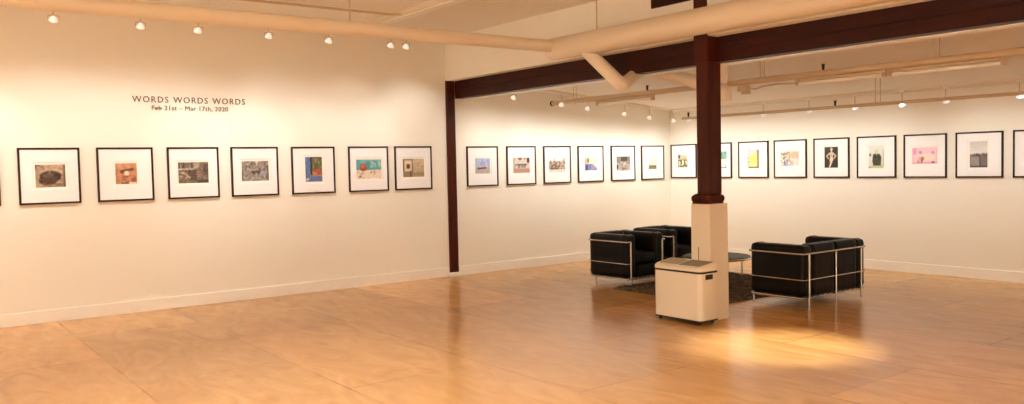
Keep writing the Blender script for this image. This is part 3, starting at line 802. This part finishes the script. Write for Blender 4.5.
for i in range(len(edge)):
    j = (i + 1) % len(edge)
    bm.faces.new((edge[i], low[i], low[j], edge[j]))
tag(obj('area_rug', bm, M['rug']), 'dark brown shaggy rug under the armchairs and coffee table', 'rug')

# ------------------------------------------------------------- white unit by the column
def rounded_prism(bm, x0, x1, y0, y1, z0, z1, r, k=5, top=None):
    P = []
    for cx, cy, a0 in ((x1 - r, y1 - r, 0), (x0 + r, y1 - r, PI / 2), (x0 + r, y0 + r, PI), (x1 - r, y0 + r, 1.5 * PI)):
        for i in range(k + 1):
            a = a0 + PI / 2 * i / k
            P.append((cx + r * math.cos(a), cy + r * math.sin(a)))
    secs = [(z0, 0.0), (z1, 0.0)] if top is None else [(z0, 0.0), (z1 - top, 0.0), (z1, top)]
    rings = []
    mx, my = (x0 + x1) / 2, (y0 + y1) / 2
    for z, s in secs:
        fx = 1 - s / (x1 - x0) * 2; fy = 1 - s / (y1 - y0) * 2
        rings.append([bm.verts.new((mx + (x - mx) * fx, my + (y - my) * fy, z)) for x, y in P])
    n = len(P)
    for A, C in zip(rings[:-1], rings[1:]):
        for i in range(n):
            bm.faces.new((A[i], A[(i + 1) % n], C[(i + 1) % n], C[i]))
    bm.faces.new(list(reversed(rings[0]))); bm.faces.new(rings[-1])
    return bm
t = thing('air_conditioner', 'off-white portable air unit on casters standing before the column base', 'appliance', (4.78, -5.045, 0))
hx, hy = 0.318, 0.142
obj('base_plate', rounded_prism(B(), -hx - 0.004, hx + 0.004, -hy - 0.004, hy + 0.004, 0.035, 0.05, 0.05), M['dark'], t, True)
obj('body', rounded_prism(B(), -hx, hx, -hy, hy, 0.05, 0.522, 0.05), M['ac'], t, True)
obj('dark_band', rounded_prism(B(), -hx - 0.003, hx + 0.003, -hy - 0.003, hy + 0.003, 0.522, 0.543, 0.05), M['dark'], t, True)
def slope(bm):                                   # the lid rises towards the back
    for v in bm.verts:
        if v.co.z > 0.56: v.co.z += 0.04 * (v.co.y + hy) / (2 * hy)
    return bm
obj('lid', slope(rounded_prism(B(), -hx - 0.003, hx + 0.003, -hy - 0.003, hy + 0.003, 0.543, 0.588, 0.05, 5, 0.016)), M['ac'], t, True)
bm = B()
add_box(bm, -0.27, -0.03, -0.095, 0.095, 0.588, 0.592, 0.002)
for i in range(8): add_box(bm, -0.265, -0.035, -0.088 + i * 0.023, -0.076 + i * 0.023, 0.592, 0.597)
obj('vent_grille', slope(bm), M['ac_vent'], t)
bm = B()
add_box(bm, 0.0, 0.275, -0.105, 0.105, 0.588, 0.593, 0.002)
obj('control_panel', slope(bm), M['ac_panel'], t)
bm = B()
add_box(bm, hx - 0.002, hx + 0.004, -0.065, 0.045, 0.46, 0.51, 0.002)
obj('handle_recess', bm, M['dark'], t)
for sx in (-1, 1):
    for sy in (-1, 1):
        bm = B(); x, y = sx * 0.265, sy * 0.1
        add_box(bm, x - 0.012, x + 0.012, y - 0.018, y + 0.018, 0.022, 0.036)
        add_tube(bm, [(x - 0.009, y, 0.0165), (x + 0.009, y, 0.0165)], 0.0165, 14)
        obj('caster', bm, M['dark'], t)
bm = B()
add_tube(bm, [(0.05, hy + 0.006, 0.3), (0.05, hy + 0.006, 0.76)], 0.004, 6)
obj('power_cord', bm, M['vinyl'], t, True)

# ------------------------------------------------------------- camera
cd = bpy.data.cameras.new('camera'); cam = bpy.data.objects.new('camera', cd); COL.objects.link(cam)
yaw, pitch, roll = math.radians(53.037), math.radians(2.507), math.radians(1.2276)
fw = Vector((-math.sin(yaw) * math.cos(pitch), math.cos(yaw) * math.cos(pitch), -math.sin(pitch)))
rt = Vector((math.cos(yaw), math.sin(yaw), 0)); up = rt.cross(fw)
r2 = rt * math.cos(roll) - up * math.sin(roll); u2 = rt * math.sin(roll) + up * math.cos(roll)
cam.matrix_world = Matrix(((r2.x, u2.x, -fw.x, 10.628), (r2.y, u2.y, -fw.y, -11.675), (r2.z, u2.z, -fw.z, 1.651), (0, 0, 0, 1)))
cd.sensor_fit = 'HORIZONTAL'; cd.sensor_width = 36.0
cd.lens = 839.687 / 1024 * 36.0
cd.clip_start = 0.05; cd.clip_end = 100
scene.camera = cam

w = bpy.data.worlds.new('world'); scene.world = w; w.use_nodes = True
w.node_tree.nodes['Background'].inputs['Color'].default_value = (1, 0.75, 0.5, 1)
w.node_tree.nodes['Background'].inputs['Strength'].default_value = 0.02

vs_ = scene.view_settings
vs_.view_transform = 'Standard'; vs_.look = 'None'; vs_.gamma = 1.0; vs_.use_curve_mapping = False
vs_.exposure = 1.0
scene.cycles.use_denoising = True
scene.cycles.max_bounces = 10; scene.cycles.diffuse_bounces = 6
